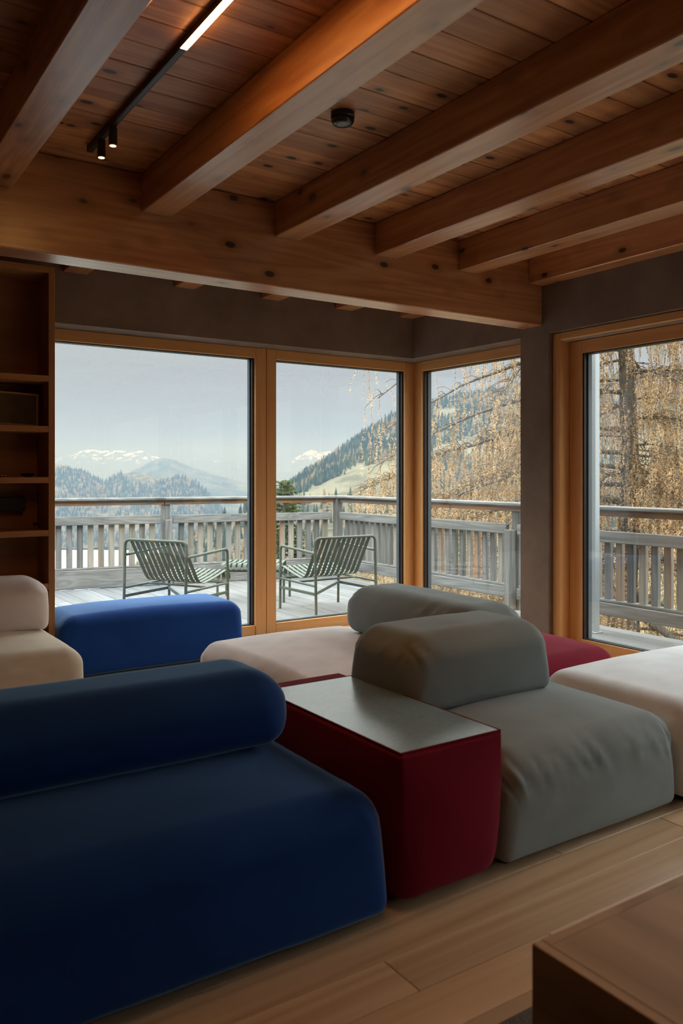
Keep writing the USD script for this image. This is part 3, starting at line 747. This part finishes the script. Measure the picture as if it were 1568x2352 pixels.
# young spruce behind the far railing
r3 = np.random.default_rng(5)
SB = np.array([5.50, 9.62, -2.6])
SH = 1.13 - SB[2]
sp = thing("spruce_tree", "young green spruce standing right behind the far railing", "tree")
obj("trunk", tube(SB + np.stack([np.zeros(9), np.zeros(9), np.linspace(0, SH, 9)], 1), np.linspace(.06, .006, 9), 10), M["bark"], sp, smooth=True)
bp, bc, bw, np_, nw = [], [], [], [], []
z = .25
while z < SH - .03:
    R = .12 + (SH - z) * .30
    for k in range(8):
        az = r3.uniform(0, 2 * PI)
        L = R * r3.uniform(.75, 1.1)
        s = np.linspace(0, 1, 7)
        up = .55 if z > SH - .6 else .25
        pts = SB + np.stack([np.cos(az) * L * s, np.sin(az) * L * s, z + L * (up * s - .32 * s ** 2)], 1)
        bp.append(pts); bc.append(7); bw.append(np.linspace(.014, .004, 7))
        for j in range(int(4 + L * 13)):
            q = r3.uniform(.12, 1) * 6; i = min(int(q), 5)
            p = pts[i] + (pts[i + 1] - pts[i]) * (q - i)
            sd = r3.choice([-1, 1]); l2 = L * .32 * (1.15 - q / 6)
            e = p + np.array([np.cos(az + sd * .8) * l2, np.sin(az + sd * .8) * l2, -.12 * l2])
            bp.append(np.array([p, (p + e) / 2, e])); bc.append(3); bw.append([.006, .005, .003])
            m = max(6, int(l2 / .005))
            u = r3.random((m, 1))
            b0 = p + (e - p) * u
            d = r3.normal(0, 1, (m, 3)) + (e - p) / max(l2, .01) * .8
            d /= np.linalg.norm(d, axis=1, keepdims=True)
            np_.append(np.stack([b0, b0 + d * r3.uniform(.018, .034, (m, 1))], 1).reshape(-1, 3))
    z += .05 + .03 * (1 - z / SH)
tip = SB + [0, 0, SH]
curves("boughs", np.vstack(bp), bc, np.concatenate(bw), M["bark"], sp, "stuff")
nn = np.vstack(np_)
curves("needles", nn, np.full(len(nn) // 2, 2), np.tile([.011, .005], len(nn) // 2), M["spruce_needle"], sp, "stuff")

# ------------------------------------------------------------------ land around: slopes, mountains, fog
def dirs(u):
    a = (np.asarray(u, float) - 784) / FPX
    return np.stack([FX + FY * a, FY - FX * a], -1)

def slope(name, label, crest, D, Df, foot_z, material, amp, seed, nu=220, nr=70, back=.35, power=1.0, freq=1.0, rough=6.0):
    """A mountainside around the house: crest at distance D with given skyline, falling to foot_z at distance Df."""
    c = np.array(crest, float)
    u = np.linspace(c[0, 0], c[-1, 0], nu)
    v = np.interp(u, c[:, 0], c[:, 1])
    zc = EYE + D * (HORIZON - v) / FPX
    r = np.concatenate([np.linspace(-back, 0, 8)[:-1], np.linspace(0, 1, nr) ** 1.15])
    U, R = np.meshgrid(u, r, indexing="ij")
    t = D * (1 - R) + Df * R
    P = dirs(U) * t[..., None]
    Zc = zc[:, None]
    Z = np.where(R >= 0, Zc + (foot_z - Zc) * np.clip(R, 0, 1) ** power, Zc + R * abs(D - Df) * .55)
    q = np.concatenate([P, Z[..., None]], -1)
    n = meshkit.fbm(np.concatenate([P * freq / 300.0, 0 * Z[..., None]], -1), 5, seed) - .5
    Z = Z + amp * n * np.clip(np.abs(R) * rough, 0.10, 1)
    q[..., 2] = Z
    idx = np.arange(U.size).reshape(U.shape)
    f = np.stack([idx[:-1, :-1], idx[1:, :-1], idx[1:, 1:], idx[:-1, 1:]], -1).reshape(-1, 4)
    m = obj(name, (q.reshape(-1, 3), f), material, smooth=True, label=label, cat="mountain", kind="structure")
    return q, u, r

def land(name, a, b, scale, lo=.42, hi=.58):
    return mat(name, {"g": ("geometry", {}), "n": ("noise_texture", {"scale": scale, "detail": 6.0, "roughness": .62}), "r": ("rgb_ramp", {"ramp": [(lo, a), (hi, b)]}), "p": ("principled_bsdf", {"roughness": 1.0, "specular_ior_level": 0.0})},
               [("g.position", "n.vector"), ("n.fac", "r.fac"), ("r.color", "p.base_color")], "p.BSDF")
M["meadow"] = land("dry_meadow", (.085, .081, .056), (.145, .136, .095), .012)
M["forest_floor"] = land("forest_floor", (.05, .055, .040), (.12, .10, .065), .02)
M["hill"] = land("dry_hillside", (.07, .055, .03), (.20, .15, .08), 1.2)
M["wooded"] = land("far_wooded_ridge", (.045, .055, .052), (.085, .085, .075), .004)
M["snowy"] = mat("snow_and_rock", {"g": ("geometry", {}), "mp": ("mapping", {"scale": (1, 1, 1.6)}), "n": ("noise_texture", {"scale": .0075, "detail": 10.0, "roughness": .70}), "s": ("separate_xyz", {}), "zr": ("map_range", {"from_min": 100.0, "from_max": 560.0, "to_min": -.20, "to_max": .06}),
                  "a": ("math", {"math_type": "add"}), "r": ("rgb_ramp", {"ramp": [(.46, (.10, .105, .11)), (.56, (.58, .60, .63))]}), "p": ("principled_bsdf", {"roughness": 1.0, "specular_ior_level": 0.0})},
                 [("g.position", "mp.vector"), ("mp.vector", "n.vector"), ("g.position", "s.vector"), ("s.z", "zr.value"), ("n.fac", "a.value1"), ("zr.result", "a.value2"), ("a.value", "r.fac"), ("r.color", "p.base_color")], "p.BSDF")
M["fog"] = plain("valley_fog", (.28, .29, .295), 1.0, 0, 0.0)

slope("snowy_ridge", "distant snow-dusted mountain ridge left of the mullion", [(-900, 1066), (-200, 1060), (60, 1062), (100, 1060), (130, 1053), (160, 1043), (190, 1035), (205, 1032), (232, 1035), (260, 1034), (290, 1036), (330, 1035), (350, 1046), (375, 1054), (420, 1063), (500, 1078), (600, 1090), (800, 1110)], 15000, 11500, -440, M["snowy"], 420, 4, rough=14, freq=.12)
slope("snowy_peak", "faint snowy peak behind the forested hill", [(560, 1100), (600, 1088), (634, 1074), (660, 1059), (690, 1045), (715, 1031), (735, 1040), (760, 1036), (775, 1041), (800, 1060), (850, 1100), (1200, 1110)], 17500, 14000, -200, M["snowy"], 380, 9, rough=14, freq=.12)
slope("wooded_ridge", "pale wooded ridge right of the snowy mountain", [(300, 1110), (380, 1068), (400, 1057), (440, 1058), (480, 1057), (500, 1060), (540, 1063), (580, 1071), (640, 1078), (700, 1092), (800, 1110)], 11500, 9500, -440, M["snowy"], 260, 12, rough=10, freq=.2)
slope("blue_ridge", "blue hazy wooded ridge in front of the snowy mountain", [(150, 1140), (220, 1112), (260, 1098), (300, 1083), (330, 1068), (350, 1057), (375, 1051), (400, 1056), (440, 1073), (500, 1093), (580, 1112), (640, 1122), (800, 1140)], 9800, 7200, -440, M["wooded"], 190, 15, rough=8, freq=.3)
qa, ua, ra = slope("forest_hill", "hazy forested hills above the far railing", [(-1200, 1030), (-500, 1040), (-100, 1052), (60, 1056), (126, 1064), (150, 1070), (190, 1083), (215, 1097), (240, 1108), (268, 1092), (300, 1084), (340, 1089), (370, 1100), (400, 1096), (430, 1097), (455, 1110), (475, 1132), (500, 1160), (540, 1200), (620, 1240), (800, 1262)], 6100, 4800, -440, M["forest_floor"], 80, 18, rough=5, freq=1.0)
qb, ub, rb_ = slope("larch_hill", "steep hill with spruces and golden larches behind the deck corner", [(560, 1190), (640, 1140), (660, 1122), (700, 1090), (760, 1052), (820, 1008), (880, 970), (915, 950), (980, 930), (1080, 908), (1195, 888), (1400, 868), (1700, 840), (2400, 800)], 2700, 1750, -54, M["meadow"], 40, 24, rough=5, freq=2.0, nu=260, nr=90)
qc, uc, rc = slope("near_forest", "wooded slope seen between the railing slats", [(230, 1345), (295, 1302), (330, 1285), (400, 1254), (470, 1215), (520, 1190), (560, 1177), (620, 1165), (700, 1158), (740, 1152), (800, 1142), (860, 1138), (980, 1128), (1200, 1112), (1568, 1100), (2400, 1080)], 1550, 560, -200, M["forest_floor"], 22, 31, rough=5, freq=3.0, power=.8, nu=200)
# steep grass slope the house stands on
gx, gy = np.meshgrid(np.concatenate([np.linspace(-160, -10, 30), np.linspace(-9, 40, 60), np.linspace(42, 200, 30)]), np.concatenate([np.linspace(-30, 40, 60), np.linspace(42, 260, 40)]), indexing="ij")
gz = -3.0 - .42 * np.maximum(gy - 6.0, 0) + .22 * np.maximum(gx - 4.0, 0) - .0 * gx - .1 * np.maximum(-gx, 0)
gz = gz + (meshkit.fbm(np.stack([gx * .25, gy * .25, 0 * gx], -1), 4, 3) - .5) * 1.6
gz = np.minimum(gz, -1.0 + .14 * np.maximum(np.hypot(gx - 6, gy - 4) - 5, 0))
inside = (gx > -6) & (gx < 5.4) & (gy < 9)
gz = np.where(inside, np.minimum(gz, -2.4), gz)
gi = np.arange(gx.size).reshape(gx.shape)
gf = np.stack([gi[:-1, :-1], gi[1:, :-1], gi[1:, 1:], gi[:-1, 1:]], -1).reshape(-1, 4)
obj("house_slope", (np.stack([gx, gy, gz], -1).reshape(-1, 3), gf), M["hill"], smooth=True, label="steep dry grass slope below the deck and the larch", cat="hillside", kind="structure")
# sea of fog in the valley
fr = np.linspace(1500, 10500, 60); fu = np.linspace(-2200, 2400, 120)
FU, FR = np.meshgrid(fu, fr, indexing="ij")
FP = dirs(FU) * FR[..., None]
FZ = -442 + (meshkit.fbm(np.concatenate([FP / 500.0, 0 * FR[..., None]], -1), 4, 2) - .5) * 14
fi = np.arange(FU.size).reshape(FU.shape)
ff = np.stack([fi[:-1, :-1], fi[1:, :-1], fi[1:, 1:], fi[:-1, 1:]], -1).reshape(-1, 4)
obj("valley_fog", (np.concatenate([FP, FZ[..., None]], -1).reshape(-1, 3), ff), M["fog"], smooth=True, label="bright white fog filling the valley below the far railing", cat="fog", kind="stuff")

# conifers: a few shapes, instanced
def conifer(seed, slim):
    q = np.random.default_rng(seed)
    ms = []
    for z0, z1, r in ((.06, .50, .5), (.28, .72, .40), (.50, .88, .28), (.70, 1.0, .17)):
        n = 7
        a = np.linspace(0, 2 * PI, n, endpoint=False) + q.random() * 2
        rad = r * slim * q.uniform(.75, 1.15, n)
        ring = np.stack([np.cos(a) * rad, np.sin(a) * rad, z0 + q.uniform(-.03, .03, n)], 1)
        v = np.vstack([ring, [[0, 0, z1]], [[0, 0, z0 + .08]]])
        f = [[k, (k + 1) % n, n] for k in range(n)] + [[(k + 1) % n, k, n + 1] for k in range(n)]
        ms.append(trimesh.Trimesh(v, f, process=False))
    return trimesh.util.concatenate(ms)
M["con_dark"] = foliage_mat("dark_spruce", (.030, .048, .030), .15)
M["con_mid"] = foliage_mat("green_spruce", (.055, .075, .040), .15)
M["con_gold"] = foliage_mat("golden_larch", (.215, .155, .085), .25)
kinds = [("con_dark", 3, .36), ("con_mid", 4, .42), ("con_gold", 5, .46), ("con_gold", 6, .36), ("con_dark", 7, .30)]
lib = UsdGeom.Scope.Define(stage, "/World/Looks/conifer_library")
def protos(pi):
    out = []
    for k, (mm, sd, sl) in enumerate(kinds):
        p = f"{pi}/conifer_{k:03d}" if k else f"{pi}/conifer"
        usdkit.mesh(stage, p, conifer(sd, sl), M[mm])
        out.append(p)
    return out
def plant(name, label, q, n, h, keep, seed, gold=.3, singles=0):
    r = np.random.default_rng(seed)
    I = r.uniform(0, q.shape[0] - 1.001, n); J = r.uniform(6, q.shape[1] - 1.001, n)
    i, j = I.astype(int), J.astype(int)
    a, b = (I - i)[:, None], (J - j)[:, None]
    P = (q[i, j] * (1 - a) * (1 - b) + q[i + 1, j] * a * (1 - b) + q[i, j + 1] * (1 - a) * b + q[i + 1, j + 1] * a * b)
    R = (J - 7) / (q.shape[1] - 8)
    ok = keep(P, R, r)
    P = P[ok]
    H = h * r.uniform(.6, 1.25, len(P))
    g = meshkit.fbm(np.concatenate([P[:, :2] / 140.0, np.zeros((len(P), 1))], 1), 3, seed)
    K = np.where(r.random(len(P)) < np.clip((g - .5) * 3.0 + gold, .02, .9), r.choice([2, 3], len(P)), r.choice([0, 1, 4], len(P)))
    yaw = r.uniform(0, PI, len(P))
    order = np.argsort(np.hypot(P[:, 0], P[:, 1]))
    P, H, K, yaw = P[order], H[order], K[order], yaw[order]
    if singles:
        ug = 784 + FPX * (FY * P[:, 0] - FX * P[:, 1]) / (FX * P[:, 0] + FY * P[:, 1])
        vg = HORIZON - FPX * (P[:, 2] - EYE) / (FX * P[:, 0] + FY * P[:, 1])
        vis, gap = [], 14.0
        for k in np.flatnonzero((ug > 130) & (ug < 930) & (vg < 1330)):
            if len(vis) < singles and (not vis or np.hypot(*(P[vis, :2] - P[k, :2]).T).min() > gap):
                vis.append(k)
        vis = np.array(vis)
        for k in vis:
            x = UsdGeom.Xform.Define(stage, f"/World/{numbered('/World', 'distant_conifer')}")
            x.AddTranslateOp().Set(Gf.Vec3d(*map(float, P[k]))); x.AddRotateZOp().Set(float(np.degrees(yaw[k]))); x.AddScaleOp().Set(Gf.Vec3f(float(H[k]), float(H[k]), float(H[k])))
            x.GetPrim().GetReferences().AddInternalReference(tree_class[K[k]])
            x.GetPrim().SetInstanceable(True)
            if K[k] in (2, 3):
                data(x.GetPrim(), "small golden larch among the nearer trees on the slope behind the railing slats", "tree", "nearer golden larches on the slope")
            else:
                data(x.GetPrim(), "small dark spruce among the nearer trees on the slope behind the railing slats", "tree", "nearer dark spruces on the slope")
        from scipy.spatial import cKDTree
        rest = cKDTree(P[vis, :2]).query(P[:, :2])[0] > gap
        P, H, K, yaw = P[rest], H[rest], K[rest], yaw[rest]
    pi = UsdGeom.PointInstancer.Define(stage, f"/World/{numbered('/World', name)}")
    pi.CreatePrototypesRel().SetTargets([Sdf.Path(p) for p in protos(str(pi.GetPath()))])
    pi.CreateProtoIndicesAttr(Vt.IntArray.FromNumpy(K.astype(np.int32)))
    pi.CreatePositionsAttr(Vt.Vec3fArray.FromNumpy(P.astype(np.float32)))
    pi.CreateScalesAttr(Vt.Vec3fArray.FromNumpy(np.stack([H, H, H], 1).astype(np.float32)))
    pi.CreateOrientationsAttr(Vt.QuathArray([Gf.Quath(math.cos(y / 2), 0, 0, math.sin(y / 2)) for y in yaw]))
    data(pi.GetPrim(), label, "forest", None, "stuff")
tree_class = []
for k, (mm, sd, sl) in enumerate(kinds):
    c = stage.CreateClassPrim(f"/World/Looks/tree_kind_{k}")
    usdkit.mesh(stage, f"/World/Looks/tree_kind_{k}/crown", conifer(sd, sl), M[mm])
    tree_class.append(f"/World/Looks/tree_kind_{k}")

def keep_a(P, R, r):
    n = meshkit.fbm(np.concatenate([P[:, :2] / 420.0, np.zeros((len(P), 1))], 1), 4, 8)
    return (n < .60) & (P[:, 2] > -432)
def keep_b(P, R, r):
    n = meshkit.fbm(np.concatenate([P[:, :2] / 160.0, np.zeros((len(P), 1))], 1), 4, 5)
    ang = FPX * (FY * P[:, 0] - FX * P[:, 1]) / (FX * P[:, 0] + FY * P[:, 1])     # the pasture lies only at the hill's left foot
    edge = np.where(ang > 150, 2.0, .70 + .22 * (n - .5) * 2)
    return (R < edge) & (n < .63)
def keep_c(P, R, r):
    n = meshkit.fbm(np.concatenate([P[:, :2] / 90.0, np.zeros((len(P), 1))], 1), 4, 6)
    return n < .60
plant("far_forest", "hazy blue conifer forest covering the hills across the valley", qa, 17000, 33.0, keep_a, 3, -.10)
plant("hill_forest", "forest of dark spruces and golden larches on the steep hill", qb, 15000, 24.0, keep_b, 4, .16)
plant("slope_forest", "remaining conifers of the wooded slope behind the railing", qc, 5200, 23.0, keep_c, 5, .26, singles=300)

# haze over the valley
M["haze"] = usdkit.material(stage, "/World/Looks/mountain_haze", {"v": ("volume_coefficients", {"scatter_coeffs": (.150e-4, .230e-4, .385e-4), "absorption_coeffs": (.42e-4, .69e-4, 1.26e-4), "phase": "Henyey-Greenstein", "anisotropy": 0.1})}, [], volume="v.volume")
def world(f, s, z):
    return [FX * f + FY * s, FY * f - FX * s, z]
hv = [world(f, s, z) for f in (300, 19500) for s in (-11000, 11000) for z in (-430, 640)]
hz = trimesh.convex.convex_hull(np.array(hv))
obj("valley_haze", hz, M["haze"], label="thin blue mountain haze over the valley", cat="haze", kind="stuff")
